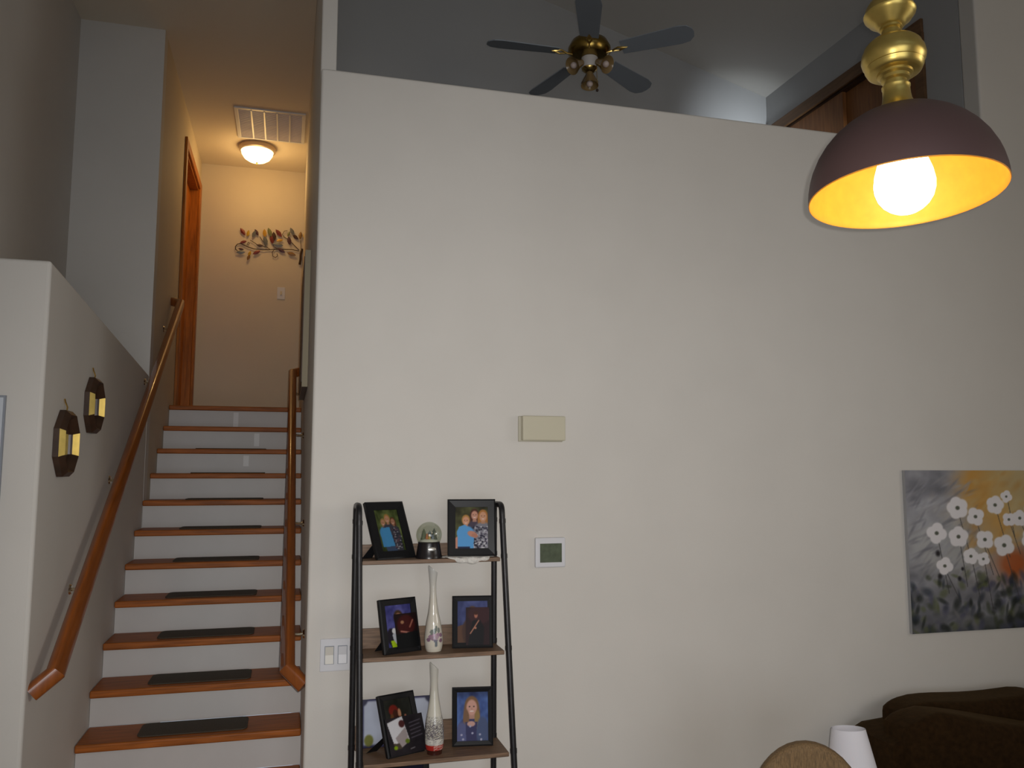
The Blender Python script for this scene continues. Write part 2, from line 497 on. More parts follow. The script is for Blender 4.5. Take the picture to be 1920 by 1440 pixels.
handrail('handrail', 'orange wooden handrail on the left stair wall beside the octagonal mirrors',
         [(XL+0.003, -0.335, 1.232), (LX, -0.312, 1.292), (LX, 2.66, lz(2.66)), (XL+0.003, 2.735, lz(2.70))],
         [(LX, y, lz(y)) for y in (0.16, 0.84, 1.74, 2.42)], XL, 1)
RX, RS = -0.074, RISE/RUN


def rz(y): return 1.175 + (y-0.07)*RS


handrail('handrail', 'orange wooden handrail on the right stair wall, running behind the big wall edge',
         [(-0.003, 0.035, 1.108), (RX, 0.07, 1.175), (RX, 2.32, rz(2.32)), (-0.003, 2.38, rz(2.36))],
         [(RX, y, rz(y)) for y in (0.32, 1.0, 1.75, 2.2)], 0.0, -1)

# ================================================================== WALL FIXTURES
# cream door-chime box
t = thing('door_chime', 'cream rectangular door chime box high on the big wall', 'door chime', (1.034, 0, 2.206))
obj('back_plate', bx(-0.110, 0.104, -0.012, -0.0005, -0.060, 0.058), mat('cream_plate', (0.50, 0.47, 0.37), 0.5), t, bevel=0.003)
obj('cover', bx(-0.098, 0.108, -0.045, -0.012, -0.055, 0.058), M_CREAM, t, bevel=0.005, seg=3)
# thermostat
t = thing('thermostat', 'white square thermostat with a grey-green screen on the wall', 'thermostat', (1.074, 0, 1.641))
obj('housing', bx(-0.072, 0.072, -0.022, -0.0005, -0.067, 0.067), M_WHITEPL, t, bevel=0.006, seg=3)
obj('screen', bx(-0.051, 0.053, -0.0235, -0.0215, -0.044, 0.041), mat('lcd_green', (0.085, 0.105, 0.065), 0.35, noise=0.2, nscale=40), t)
# double rocker switch
t = thing('light_switch', 'white double rocker light switch beside the black ladder shelf', 'light switch', (0.122, 0, 1.237))
obj('switch_plate', bx(-0.065, 0.060, -0.008, -0.0005, -0.067, 0.067), M_WHITEPL, t, bevel=0.003)
for x0 in (-0.045, 0.010):
    bm = bmesh.new(); box(bm, x0-0.002, x0+0.038, -0.0088, -0.0075, -0.038, 0.038)
    g = obj('rocker_gap', bm, M_GREYLINE, t)
    bm = bmesh.new()
    prism(bm, [(-0.009, -0.035), (-0.0145, -0.035), (-0.0095, 0.0), (-0.0125, 0.035), (-0.009, 0.035)], x0+0.001, x0+0.035, 'x')
    obj('rocker', bm, mat('rocker_cream', (0.66, 0.63, 0.56), 0.4) if x0 < 0 else M_WHITEPL, t)
# hall switch
t = thing('light_switch', 'small white single light switch on the far hall wall under the metal branch', 'light switch', (-0.194, 4.35, 3.697))
obj('switch_plate', bx(-0.036, 0.036, -0.007, -0.0005, -0.058, 0.058), M_WHITEPL, t, bevel=0.003)
obj('toggle', bx(-0.009, 0.009, -0.016, -0.007, -0.018, 0.018), M_CREAM, t, bevel=0.002)
# white panel at the left edge
t = thing('wall_panel_board', 'pale bluish white board with thin grey edge on the left wall end', 'board', (-1.065, -0.39, 1.75))
obj('board_frame', bx(-0.36, 0.0, -0.012, -0.0005, -0.55, 0.524), M_GREYLINE, t)
obj('board_face', bx(-0.352, -0.006, -0.016, -0.0121, -0.542, 0.516), mat('board_white', (0.60, 0.64, 0.70), 0.4), t)

# ceiling light in the hall
M_GLOWH = emit('hall_lamp_glow', (1.0, 0.78, 0.42), 2.6)
t = thing('ceiling_light', 'glowing white dome ceiling light in the upstairs hall', 'ceiling light', (-0.430, 3.80, ZH))
bm = bmesh.new(); lathe(bm, [(0.155, -0.001), (0.160, -0.012), (0.156, -0.040), (0.142, -0.046), (0.13, -0.03)], 40); obj('rim', bm, mat('lamp_rim', (0.55, 0.42, 0.30), 0.35, 0.3), t, True)
bm = bmesh.new(); lathe(bm, [(0.138, -0.046), (0.134, -0.070), (0.112, -0.105), (0.078, -0.128), (0.040, -0.139), (0, -0.142)], 40, cap=False); obj('glass_dome', bm, M_GLOWH, t, True)
bm = bmesh.new(); lathe(bm, [(0, -0.160), (0.008, -0.156), (0.010, -0.148), (0.004, -0.141)], 12); obj('finial', bm, M_BRASS, t, True)
light('hall_bulb', 'POINT', (-0.430, 3.80, ZH-0.23), 6.0, (1.0, 0.60, 0.20), shadow_soft_size=0.10)

# return-air grille on the hall ceiling
t = thing('ceiling_vent', 'large white louvred return-air grille on the hall ceiling above the lamp', 'vent', (-0.300, 3.29, ZH))
for a in ((-0.285, 0.272, -0.315, -0.290), (-0.285, 0.272, 0.285, 0.310), (-0.285, -0.255, -0.290, 0.285), (0.245, 0.272, -0.290, 0.285)):
    obj('frame', bx(*a, -0.012, -0.0005), M_WHITEPL, t, bevel=0.002)
obj('backing', bx(-0.255, 0.245, -0.29, 0.285, -0.004, -0.0006), mat('vent_dark', (0.55, 0.50, 0.50), 0.8), t)
for i in range(1, 5):
    obj('divider', bx(-0.259+0.1*i, -0.247+0.1*i, -0.29, 0.285, -0.016, -0.003), M_WHITEPL, t)
lm = None
for i in range(40):
    y0 = -0.288+0.01432*i
    if lm is None:
        bm = bmesh.new(); box(bm, -0.254, 0.244, -0.0055, 0.0055, -0.0012, 0.0012)
        bmesh.ops.rotate(bm, cent=(0, 0, 0), matrix=Matrix.Rotation(R_(14), 3, 'X'), verts=bm.verts[:])
        o = obj('louvre', bm, mat('louvre_grey', (0.80, 0.75, 0.80), 0.5), t); lm = o
    else:
        o = lm.copy(); COL.objects.link(o)
    o.location = (0, y0+0.006, -0.0075)

# octagonal mirrors on the stair wall
M_MIRROR = mat('mirror_glass', (0.75, 0.73, 0.76), 0.06, 1.0)


def octo(name, label, y, z, r):
    t = thing(name, label, 'mirror', (XL, y, z))
    ra, rb = r, r*0.74
    for i in range(8):
        a0, a1 = PI/8+i*PI/4, PI/8+(i+1)*PI/4
        bm = bmesh.new()
        def P(rr, a, xx): return bm.verts.new((xx, rr*math.cos(a)/math.cos(PI/8), rr*math.sin(a)/math.cos(PI/8)))
        q = [P(ra, a0, 0.001), P(ra, a1, 0.001), P(ra, a1, 0.022), P(ra, a0, 0.022), P(ra*.86, a1, 0.040), P(ra*.86, a0, 0.040), P(rb, a1, 0.018), P(rb, a0, 0.018), P(rb, a1, 0.001), P(rb, a0, 0.001)]
        for f_ in ((0, 1, 2, 3), (3, 2, 4, 5), (5, 4, 6, 7), (7, 6, 8, 9), (9, 8, 1, 0), (0, 3, 5, 7, 9), (1, 8, 6, 4, 2)): bm.faces.new([q[j] for j in f_])
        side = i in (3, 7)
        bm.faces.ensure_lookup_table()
        if side: bm.faces[1].material_index = 1; bm.faces[2].material_index = 1  # gold on the side bevels paints in the mirror's warm reflection
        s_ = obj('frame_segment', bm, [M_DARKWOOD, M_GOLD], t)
        if side: s_['label'] = 'frame segment with bevels painted gold as a reflection'
    bm = bmesh.new(); q = [bm.verts.new((0.010, rb*math.cos(PI/8+i*PI/4)/math.cos(PI/8), rb*math.sin(PI/8+i*PI/4)/math.cos(PI/8))) for i in range(8)]
    q2 = [bm.verts.new((0.004, v.co.y, v.co.z)) for v in q]
    bm.faces.new(q); bm.faces.new(q2[::-1])
    for i in range(8): bm.faces.new((q[i], q2[i], q2[(i+1) % 8], q[(i+1) % 8]))
    obj('mirror_pane', bm, M_MIRROR, t)
    bm = bmesh.new(); tube(bm, [(0.012, 0.0, r-0.004), (0.012, 0.010, r+0.015), (0.006, 0.0, r+0.034), (0.006, -0.012, r+0.045)], 0.003, 6, (1, 0, 0)); obj('hanger', bm, M_BRASS, t)
    return t


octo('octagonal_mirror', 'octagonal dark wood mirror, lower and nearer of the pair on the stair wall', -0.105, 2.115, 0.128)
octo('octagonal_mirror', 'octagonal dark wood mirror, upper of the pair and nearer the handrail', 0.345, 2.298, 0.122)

# framed canvas seen edge-on on the right stair wall
t = thing('framed_picture', 'large picture seen edge-on on the right wall above the stairs', 'picture', (0, 1.05, 2.48))
obj('frame_edge', bx(-0.032, -0.001, 0, 0.03, 0, 0.78), mat('beige_edge', (0.38, 0.33, 0.23), 0.7), t)['label'] = 'beige near edge of the frame'
obj('frame_edge', bx(-0.032, -0.001, 0.87, 0.90, 0, 0.78), M_DARKWOOD, t)
obj('frame_edge', bx(-0.032, -0.001, 0.03, 0.87, 0.0, 0.03), M_DARKWOOD, t)
obj('frame_edge', bx(-0.032, -0.001, 0.03, 0.87, 0.75, 0.78), M_DARKWOOD, t)
obj('picture_panel', bx(-0.036, -0.004, 0.0301, 0.8699, 0.0301, 0.7499), mat('picture_dark', (0.09, 0.05, 0.035), 0.5, noise=0.5, nscale=6), t)

# metal branch wall art on the far hall wall
t = thing('metal_branch', 'metal tree branch wall art with coloured leaves on the far hall wall', 'wall art', (-0.608, 4.345, 4.283))


def wa(px, py, d=0.0): return Vector(((px/12-5)*0.00487, -0.012-d, -(py/12-10)*0.0051+(px/12-5)*0.00035))


M_STEM = mat('branch_metal', (0.06, 0.035, 0.02), 0.5, 0.5)
for path, r in (([(80, 605), (35, 570), (30, 510), (70, 455), (150, 440), (280, 505), (430, 560), (640, 585), (960, 570), (1290, 575), (1460, 610)], 0.0040),
                ([(1460, 590), (1300, 430), (1190, 340), (1100, 280)], 0.0035), ([(1505, 590), (1500, 480), (1490, 360)], 0.003),
                ([(900, 575), (850, 640), (870, 730), (930, 760), (975, 720), (960, 670)], 0.003),
                ([(350, 360), (430, 410), (520, 470), (700, 520)], 0.003), ([(560, 280), (640, 400), (720, 520), (800, 570)], 0.003),
                ([(840, 400), (880, 500), (980, 570)], 0.003), ([(280, 480), (310, 410), (340, 430), (310, 480)], 0.0025),
                ([(1180, 140), (1110, 150), (1070, 230), (1120, 290)], 0.0025)):
    bm = bmesh.new(); tube(bm, [wa(*p) for p in path], r, 6, (0, 1, 0)); obj('stem', bm, M_STEM, t, True)
bm = bmesh.new(); tube(bm, [wa(1530, 560), wa(1500, 700), wa(1500, 800), wa(1480, 920)], 0.011, 8, (0, 1, 0)); obj('trunk', bm, M_STEM, t, True)
LC = {'m': (0.16, 0.022, 0.018), 'y': (0.50, 0.33, 0.03), 'b': (0.13, 0.14, 0.15), 'p': (0.075, 0.03, 0.045), 'g': (0.17, 0.18, 0.08), 'o': (0.48, 0.27, 0.03), 'k': (0.05, 0.02, 0.015), 'n': (0.22, 0.12, 0.04)}
for i, (px, py, L, ang, c) in enumerate([(185, 175, 190, 125, 'm'), (300, 215, 150, 80, 'y'), (430, 230, 170, 70, 'b'), (490, 190, 160, 120, 'p'), (670, 210, 190, 95, 'o'), (785, 190, 210, 110, 'g'), (840, 330, 240, 95, 'm'), (885, 280, 200, 100, 'k'),
                                     (990, 210, 210, 130, 'm'), (1010, 370, 150, 15, 'o'), (1210, 225, 130, 70, 'g'), (1290, 170, 190, 115, 'b'), (1370, 290, 170, 140, 'k'), (1230, 380, 200, 100, 'p'), (1480, 260, 180, 85, 'n'),
                                     (1575, 270, 150, 95, 'y'), (1600, 450, 100, 100, 'y'), (205, 410, 150, 200, 'm'), (575, 485, 150, 175, 'k'), (690, 390, 230, 100, 'b'), (980, 475, 230, 175, 'b'), (1060, 600, 180, 150, 'p'),
                                     (1295, 685, 200, 165, 'n'), (150, 640, 190, 5, 'b'), (350, 670, 140, 250, 'y'), (505, 645, 180, 210, 'm'), (330, 760, 140, 250, 'n'), (160, 570, 120, 170, 'p')]):
    bm = bmesh.new(); L_ = L/12*0.005; w_ = L_*0.24
    pts = [(0, -.5), (.6, -.32), (1, 0), (.7, .3), (0, .55), (-.7, .3), (-1, 0), (-.6, -.32)]
    f_ = [bm.verts.new((p[0]*w_, -0.003*(1-abs(p[0])), p[1]*L_)) for p in pts]; b_ = [bm.verts.new((p[0]*w_, 0.0005, p[1]*L_)) for p in pts]
    cf = bm.verts.new((0, -0.006, 0)); cb = bm.verts.new((0, -0.001, 0))
    for j in range(8):
        bm.faces.new((f_[j], f_[(j+1) % 8], cf)); bm.faces.new((b_[(j+1) % 8], b_[j], cb)); bm.faces.new((f_[j], b_[j], b_[(j+1) % 8], f_[(j+1) % 8]))
    o = obj('leaf', bm, mat('leaf_'+c, LC[c], 0.45, 0.2), t)
    o.location = wa(px, py, 0.004+0.002*(i % 3)); o.rotation_euler = (0, -(R_(ang)-PI/2), 0)

# ================================================================== CEILING FAN in the loft
FX, FY, FZ = 1.676, 1.0, 4.625
t = thing('ceiling_fan', 'ceiling fan with five grey blades and brass light kit in the loft', 'ceiling fan', (FX, FY, FZ))
bm = bmesh.new(); lathe(bm, [(0.014, 0.10), (0.014, vault(FX)-FZ-0.03)], 12); obj('downrod', bm, M_BRASS, t, True)
bm = bmesh.new(); lathe(bm, [(0.02, vault(FX)-FZ-0.10), (0.06, vault(FX)-FZ-0.05), (0.065, vault(FX)-FZ-0.008)], 20); obj('canopy', bm, M_BRASS, t, True)
bm = bmesh.new(); lathe(bm, [(0.02, 0.135), (0.06, 0.125), (0.115, 0.09), (0.135, 0.05), (0.135, 0.025), (0.11, -0.005), (0.06, -0.012)], 32)
obj('motor_housing', bm, mat('brass_dark', (0.30, 0.20, 0.05), 0.22, 1.0), t, True)
bm = bmesh.new(); lathe(bm, [(0.045, -0.080), (0.052, -0.070), (0.052, -0.014), (0.04, -0.011)], 24); obj('switch_housing', bm, mat('fan_white', (0.62, 0.58, 0.55), 0.4), t, True)
bm = bmesh.new(); lathe(bm, [(0.0, -0.120), (0.022, -0.112), (0.048, -0.090), (0.05, -0.081)], 24); obj('light_fitter', bm, M_BRASS, t, True)
A0 = -111
for i in range(5):
    a = R_(A0+72*i); rm = Matrix.Rotation(a, 4, 'Z')
    bm = bmesh.new()
    out = [(0.21, -0.058), (0.57, -0.078), (0.625, -0.068), (0.655, -0.034), (0.66, 0.0), (0.655, 0.034), (0.625, 0.068), (0.57, 0.078), (0.21, 0.058)]
    prism(bm, out, 0.012, 0.018, 'z')
    bmesh.ops.rotate(bm, cent=(0, 0, 0.015), matrix=Matrix.Rotation(R_(-12), 3, 'X'), verts=bm.verts[:])
    bm.transform(rm); obj('blade', bm, M_FAN, t)
    bm = bmesh.new()
    tube(bm, [(0.10, 0, 0.0), (0.15, 0.0, 0.005), (0.19, 0.02, 0.010), (0.235, 0.0, 0.010), (0.19, -0.02, 0.008), (0.15, 0.0, 0.005)], 0.006, 6)
    bm.transform(rm); obj('blade_iron', bm, M_BRASS, t, True)
M_AMBER = mat('amber_glass', (0.26, 0.17, 0.07), 0.25)
M_BULB = mat('frosted_bulb', (0.62, 0.50, 0.45), 0.4)
for i, a in enumerate((-160, -60, 69, -111)):
    tilt = R_(60) if i < 3 else R_(8)
    bm = bmesh.new(); prof = [(0.016, 0.0), (0.020, -0.03), (0.030, -0.055), (0.043, -0.088), (0.046, -0.092), (0.040, -0.086), (0.026, -0.05), (0.012, -0.02)]
    lathe(bm, [(p[0]*1.2, p[1]) for p in prof], 20, cap=False)
    R3 = Matrix.Rotation(R_(a), 4, 'Z') @ Matrix.Translation((0.062 if i < 3 else 0.02, 0, -0.060 if i < 3 else -0.12)) @ Matrix.Rotation(-tilt, 4, 'Y')
    bm.transform(R3); s_ = obj('lamp_shade', bm, M_AMBER, t, True)
    bm = bmesh.new(); bmesh.ops.create_uvsphere(bm, u_segments=14, v_segments=10, radius=0.021); bmesh.ops.translate(bm, vec=(0, 0, -0.078), verts=bm.verts[:])
    bm.transform(R3); obj('bulb', bm, M_BULB, s_, True)
bm = bmesh.new(); tube(bm, [(0.03, -0.045, -0.06), (0.032, -0.047, -0.235)], 0.0018, 6, (1, 0, 0)); obj('pull_chain', bm, M_BRASS, t)
bm = bmesh.new(); bmesh.ops.create_uvsphere(bm, u_segments=8, v_segments=6, radius=0.009); bmesh.ops.translate(bm, vec=(0.032, -0.047, -0.243), verts=bm.verts[:]); obj('chain_knob', bm, M_DARKWOOD, t, True)

# ================================================================== PENDANT LAMP (near, upper right)
PC = Vector((1.1829, -2.2101, 2.6071)); PN = Vector((0.018, 0.0658, 0.9977)).normalized()
t = thing('pendant_lamp', 'large bronze dome pendant lamp with gold inside and turned gold stem', 'pendant lamp', PC)
t.rotation_euler = Vector((0, 0, 1)).rotation_difference(PN).to_euler()
M_SHADE = bpy.data.materials.new('bronze_outside_gold_inside'); M_SHADE.use_nodes = True
nt = M_SHADE.node_tree; b = nt.nodes['Principled BSDF']
b.inputs['Base Color'].default_value = (0.115, 0.068, 0.066, 1); b.inputs['Roughness'].default_value = 0.5; b.inputs['Metallic'].default_value = 0.35
M_SHIN = mat('gold_lining', (0.80, 0.34, 0.035), 0.55, 0.2, noise=0.06, nscale=30)
outp = [(0.2*math.cos(R_(a)), 0.2*math.sin(R_(a))) for a in (0, 4, 8, 14, 20, 28, 36, 44, 52, 60, 67, 74, 80)]
inn = [(0.196*math.cos(R_(a)), 0.196*math.sin(R_(a))) for a in (80, 74, 67, 60, 52, 44, 36, 28, 20, 14, 8, 4)]
bm = bmesh.new(); lathe(bm, outp, 64, cap=False); obj('shade', bm, M_SHADE, t, True)
bm = bmesh.new(); lathe(bm, [(0.2, 0.0), (0.1985, -0.0022), (0.1965, 0.0)]+inn[::-1], 64, cap=False); obj('shade_lining', bm, M_SHIN, t, True)
prof = [(0.058, 0.187), (0.058, 0.193), (0.047, 0.197), (0.038, 0.206), (0.031, 0.222), (0.029, 0.236), (0.0285, 0.252), (0.030, 0.254), (0.030, 0.257), (0.024, 0.259), (0.024, 0.268), (0.030, 0.272), (0.031, 0.279), (0.037, 0.283), (0.038, 0.288), (0.044, 0.291), (0.050, 0.294)]
bm = bmesh.new(); lathe(bm, prof, 48); obj('stem_neck', bm, M_GOLD, t, True)
prof = [(0.05, 0.288), (0.057, 0.293), (0.060, 0.300), (0.062, 0.304), (0.060, 0.307), (0.066, 0.316), (0.068, 0.326), (0.066, 0.339), (0.060, 0.350), (0.060, 0.353), (0.056, 0.358), (0.050, 0.364), (0.036, 0.372), (0.022, 0.378), (0.020, 0.394)]
bm = bmesh.new(); lathe(bm, prof, 48); obj('stem_ball', bm, M_GOLD, t, True)
prof = [(0.020, 0.394), (0.024, 0.397), (0.024, 0.402), (0.031, 0.406), (0.034, 0.412), (0.046, 0.420), (0.050, 0.428), (0.054, 0.431), (0.0555, 0.437), (0.0525, 0.442), (0.050, 0.452), (0.042, 0.465), (0.030, 0.475), (0.018, 0.485), (0.016, 0.51)]
bm = bmesh.new(); lathe(bm, prof, 48); obj('stem_ball', bm, M_GOLD, t, True)
topz = (vault(PC.x+0.06)-PC.z)/PN.z
bm = bmesh.new(); lathe(bm, [(0.008, 0.505), (0.008, topz-0.02)], 12); obj('rod', bm, M_GOLD, t, True)
bm = bmesh.new(); lathe(bm, [(0.02, topz-0.09), (0.06, topz-0.06), (0.065, topz-0.03)], 24); obj('canopy', bm, M_GOLD, t, True)
bm = bmesh.new(); lathe(bm, [(0, -0.042), (0.012, -0.0408), (0.024, -0.037), (0.036, -0.030), (0.047, -0.020), (0.056, -0.006), (0.0615, 0.012), (0.0625, 0.026), (0.059, 0.050), (0.050, 0.080), (0.036, 0.112), (0.024, 0.138), (0.02, 0.165)], 48)
obj('bulb', bm, emit('pendant_bulb_glow', (1.0, 0.84, 0.50), 8.0), t, True)
bm = bmesh.new(); lathe(bm, [(0.021, 0.16), (0.024, 0.165), (0.024, 0.19)], 20); obj('socket', bm, M_GOLD, t, True)
light('pendant_bulb', 'POINT', PC - PN*0.06, 1.0, (1.0, 0.72, 0.36), shadow_soft_size=0.03)

# ================================================================== LADDER SHELF
t_sh = thing('ladder_shelf', 'ladder shelf of black pipe with brown boards against the big wall', 'shelf', (0.51, -0.10, 0))
TIERS = [(1.649, -0.246), (1.275, -0.286), (0.884, -0.327), (0.49, -0.368), (0.12, -0.407)]
YR = -0.12


def fy(z): return -0.250-(1.65-z)*0.106


for sx, xr, xt, xb in ((-1, 0.186, 0.189, 0.212), (1, 0.783, 0.790, 0.836)):
    zt = 1.868
    yt = fy(zt)
    pth = [(xr, YR, 0.0), (xr, YR, zt-0.045)] + [tuple(v) for v in bez((xr, YR, zt-0.03), (xr, YR-0.002, zt), (xr, YR-0.035, zt), 5)] + \
          [tuple(v) for v in bez((xt, yt+0.035, zt), (xt, yt, zt), (xt, yt-0.004, zt-0.04), 5)]
    pth.append((xb, fy(0.0), 0.0))
    bm = bmesh.new()
    sweep(bm, pth, circ(0.0127, 12), (1, 0, 0)); rel(obj('pipe_frame', bm, M_PIPE, None, True), t_sh)
    for z in (1.80, 1.655, 1.285, 0.89, 0.50):
        for which in (0, 1):
            bm = bmesh.new()
            if which == 0: p0, p1 = (xr, YR, z-0.009), (xr, YR, z+0.009)
            else:
                xx = xt+(xb-xt)*(1.828-z)/1.828
                p0, p1 = (xx, fy(z-0.009), z-0.009), (xx, fy(z+0.009), z+0.009)
            tube(bm, [p0, p1], 0.0142, 12, (0, 1, 0)); rel(obj('pipe_coupling', bm, M_PIPE, None, True), t_sh)
for z, yf in TIERS:
    rel(obj('shelf_board', bx(0.202+0.02*(1.65-z), 0.778+0.024*(1.65-z), yf, -0.1005, z-0.016, z), M_SHELF, None, bevel=0.002), t_sh)
    rel(obj('back_lip', bx(0.202, 0.767, -0.100, -0.088, z-0.016, z+(0.052 if z > 1.6 else 0.080)), M_SHELF), t_sh)


# ------------------------------------------------------------------ photo frames
def photo_frame(label, bl, psi, phi, w_, h_, bw, P, stand=None):
    t = thing('framed_photo', label, 'photo frame', (bl[0], bl[1], bl[2]), (-phi, 0, psi), 'framed photos on the ladder shelf')
    t.rotation_mode = 'XYZ'
    t.rotation_euler = (Matrix.Rotation(psi, 3, 'Z') @ Matrix.Rotation(-phi, 3, 'X')).to_euler()
    th = 0.016
    bm = bmesh.new()
    o_ = [(0, 0), (w_, 0), (w_, h_), (0, h_)]; i_ = [(bw, bw), (w_-bw, bw), (w_-bw, h_-bw), (bw, h_-bw)]
    ring = []
    for pts, yy in ((o_, th), (o_, 0.0), ([(p[0]+(0.006 if p[0] == 0 else -0.006), p[1]+(0.006 if p[1] == 0 else -0.006)) for p in o_], -0.002), (i_, 0.002), (i_, 0.006), (i_, th)):
        ring.append([bm.verts.new((p[0], yy, p[1])) for p in pts])
    for a, b_ in zip(ring, ring[1:]+ring[:1]):
        for j in range(4): bm.faces.new((a[j], a[(j+1) % 4], b_[(j+1) % 4], b_[j]))
    obj('frame_border', bm, M_BLACK, t)
    print_mesh(P, w_-2*bw, h_-2*bw, 0.006, t, 'photo', None, (bw, bw))
    obj('backing', bx(bw-0.004, w_-bw+0.004, 0.008, th-0.001, bw-0.004, h_-bw+0.004), M_BLACK, t)
    if stand is not None:
        # easel strut: hinged on the back panel, foot resting on the board behind
        Rm = (Matrix.Rotation(psi, 3, 'Z') @ Matrix.Rotation(-phi, 3, 'X'))
        a = Vector((w_*stand[2], th, h_*stand[3]))
        fl = Rm.inverted() @ (Vector((stand[0], stand[1], bl[2]+0.001))-Vector(bl))
        bm = bmesh.new()
        q = [a+Vector((-0.014, 0, 0)), a+Vector((0.014, 0, 0)), fl+Vector((0.024, 0, 0)), fl+Vector((-0.024, 0, 0))]
        A_ = [bm.verts.new(v) for v in q]; B_ = [bm.verts.new(v+Vector((0, 0.003, 0))) for v in q]
        bm.faces.new(A_); bm.faces.new(B_[::-1])
        for j in range(4): bm.faces.new((A_[j], B_[j], B_[(j+1) % 4], A_[(j+1) % 4]))
        obj('easel_stand', bm, M_BLACK, t)
    return t


GREEN = (74, 84, 44)
P1 = Paint(64, 96, GREEN); P1.a += (P1.noise(60, 3))[..., None]*np.array([1, 1.05, .7])
P1.person(.30, .22, .10, (150, 120, 70), (180, 130, 100), (70, 135, 185), bottom=.9)
P1.person(.72, .20, .10, (90, 55, 35), (170, 120, 95), (60, 60, 70), True)
P1.person(.50, .12, .115, (160, 120, 60), (185, 135, 105), (62, 62, 72), False)
P1.poly([(.18, .45), (.52, .42), (.60, .88), (.26, .92)], (70, 140, 190)); P1.poly([(.2, .9), (.62, .88), (.66, 1), (.22, 1)], (60, 75, 100))
for i in range(60): P1.ell(.6+.35*random.random(), .45+.5*random.random(), .025, .012, random.choice([(180, 180, 185), (30, 30, 40), (120, 80, 90)]))
P1.a *= .88
P2 = Paint(80, 104, (58, 58, 32)); P2.a += (P2.noise(45, 5))[..., None]*np.array([1, 1.05, .7])
P2.person(.60, .07, .12, (70, 38, 30), (190, 140, 120), (70, 60, 75), True)
P2.person(.86, .09, .13, (165, 110, 55), (195, 145, 115), (120, 120, 130), True)
for i in range(170): P2.ell(.47+.53*random.random(), .48+.52*random.random(), .03, .018, random.choice([(190, 190, 195), (45, 42, 60), (30, 28, 38), (150, 145, 155)]))
P2.person(.33, .21, .115, (170, 125, 65), (200, 145, 115), (85, 150, 205))
P2.poly([(.05, .60), (.12, .48), (.3, .43), (.42, .50), (.42, .98), (.08, .98)], (85, 150, 205)); P2.poly([(0, .75), (.07, .72), (.08, 1), (0, 1)], (190, 135, 115))
P2.ell(.52, .66, .15, .07, (185, 130, 110), rot=.35); P2.ell(.60, .70, .10, .05, (175, 120, 100), rot=.2)
P2.poly([(.08, .96), (.45, .96), (.45, 1), (.08, 1)], (30, 40, 70))


def portrait(seed, bgc, hair):
    P = Paint(64, 84, bgc); P.a += P.noise(35, seed)[..., None]*np.array([1, 1, 1.2])
    P.person(.5, .16, .17, hair, (150, 105, 80), (90, 55, 40)); return P


P3 = portrait(7, (62, 62, 118), (60, 42, 28)); P3.ell(.16, .75, .17, .2, (28, 24, 34))
P3.poly([(.10, .72), (.36, .66), (.42, 1), (.12, 1)], (28, 26, 36)); P3.ell(.28, .62, .08, .07, (205, 205, 205)); P3.poly([(.2, .70), (.36, .66), (.42, .9), (.26, .95)], (175, 178, 185)); P3.poly([(.12, .84), (.24, .84), (.38, 1), (.16, 1)], (150, 180, 20))
P4 = portrait(9, (66, 74, 122), (95, 62, 35)); P4.poly([(0, .62), (.3, .55), (.3, 1), (0, 1)], (88, 60, 45)); P4.ell(.36, .75, .2, .3, (70, 48, 40))
P5 = Paint(64, 90, (34, 35, 30)); P5.a += P5.noise(14, 11)[..., None]
P5.ell(.34, .22, .17, .11, (105, 28, 20)); P5.ell(.40, .30, .10, .09, (60, 30, 18)); P5.ell(.55, .30, .06, .10, (170, 120, 90)); P5.ell(.26, .38, .07, .10, (90, 55, 25)); P5.ell(.75, .36, .04, .03, (150, 95, 75)); P5.ell(.45, .55, .3, .2, (40, 18, 18))
P6 = Paint(80, 116, (62, 84, 140)); P6.a += P6.noise(45, 13)[..., None]*np.array([.8, 1, 1.1]); P6.a[:18] *= np.linspace(.72, 1, 18)[:, None, None]
P6.person(.48, .12, .20, (120, 88, 60), (196, 150, 135), (58, 60, 96), True)
P6.ell(.30, .58, .10, .22, (120, 90, 68)); P6.ell(.66, .58, .09, .2, (140, 115, 72)); P6.ell(.17, .88, .2, .26, (85, 90, 130)); P6.ell(.83, .82, .2, .3, (72, 84, 118))
P6.poly([(.28, .62), (.66, .62), (.60, 1), (.30, 1)], (56, 56, 92)); P6.ell(.46, .66, .13, .055, (190, 150, 140))
for x, y in ((.43, .71), (.5, .85), (.2, .97), (.74, .88), (.78, .98), (.15, .88)): P6.ell(x, y, .035, .022, (165, 165, 190))

photo_frame('black frame leaning back, family photo with blue shirt, top shelf left', (0.267, -0.232, 1.6495), 0.42, 0.47, 0.185, 0.258, 0.036, P1, (0.232, -0.150, 0.35, 0.45))
photo_frame('black frame with three smiling people on a lace doily, top shelf right', (0.564, -0.191, 1.6525), -0.122, 0.141, 0.205, 0.24, 0.033, P2, (0.655, -0.140, 0.5, 0.5))
photo_frame('black frame with bluish portrait and dark photo tucked in, middle shelf left', (0.298, -0.255, 1.2755), 0.37, 0.273, 0.171, 0.218, 0.026, P3, (0.290, -0.165, 0.35, 0.45))
photo_frame('black frame with bluish portrait behind a tucked-in dark photo, middle shelf right', (0.586, -0.193, 1.2755), -0.165, 0.174, 0.171, 0.212, 0.022, P4, (0.665, -0.142, 0.5, 0.5))
photo_frame('black frame tilted back with dark red-haired photo, lower shelf left', (0.316, -0.284, 0.8845), 0.381, 0.42, 0.166, 0.240, 0.022, P5, (0.262, -0.185, 0.30, 0.42))
photo_frame('black frame with a blue school portrait of a long-haired person, lower shelf right', (0.587, -0.205, 0.8845), -0.15, 0.153, 0.169, 0.23, 0.020, P6, (0.665, -0.150, 0.5, 0.5))


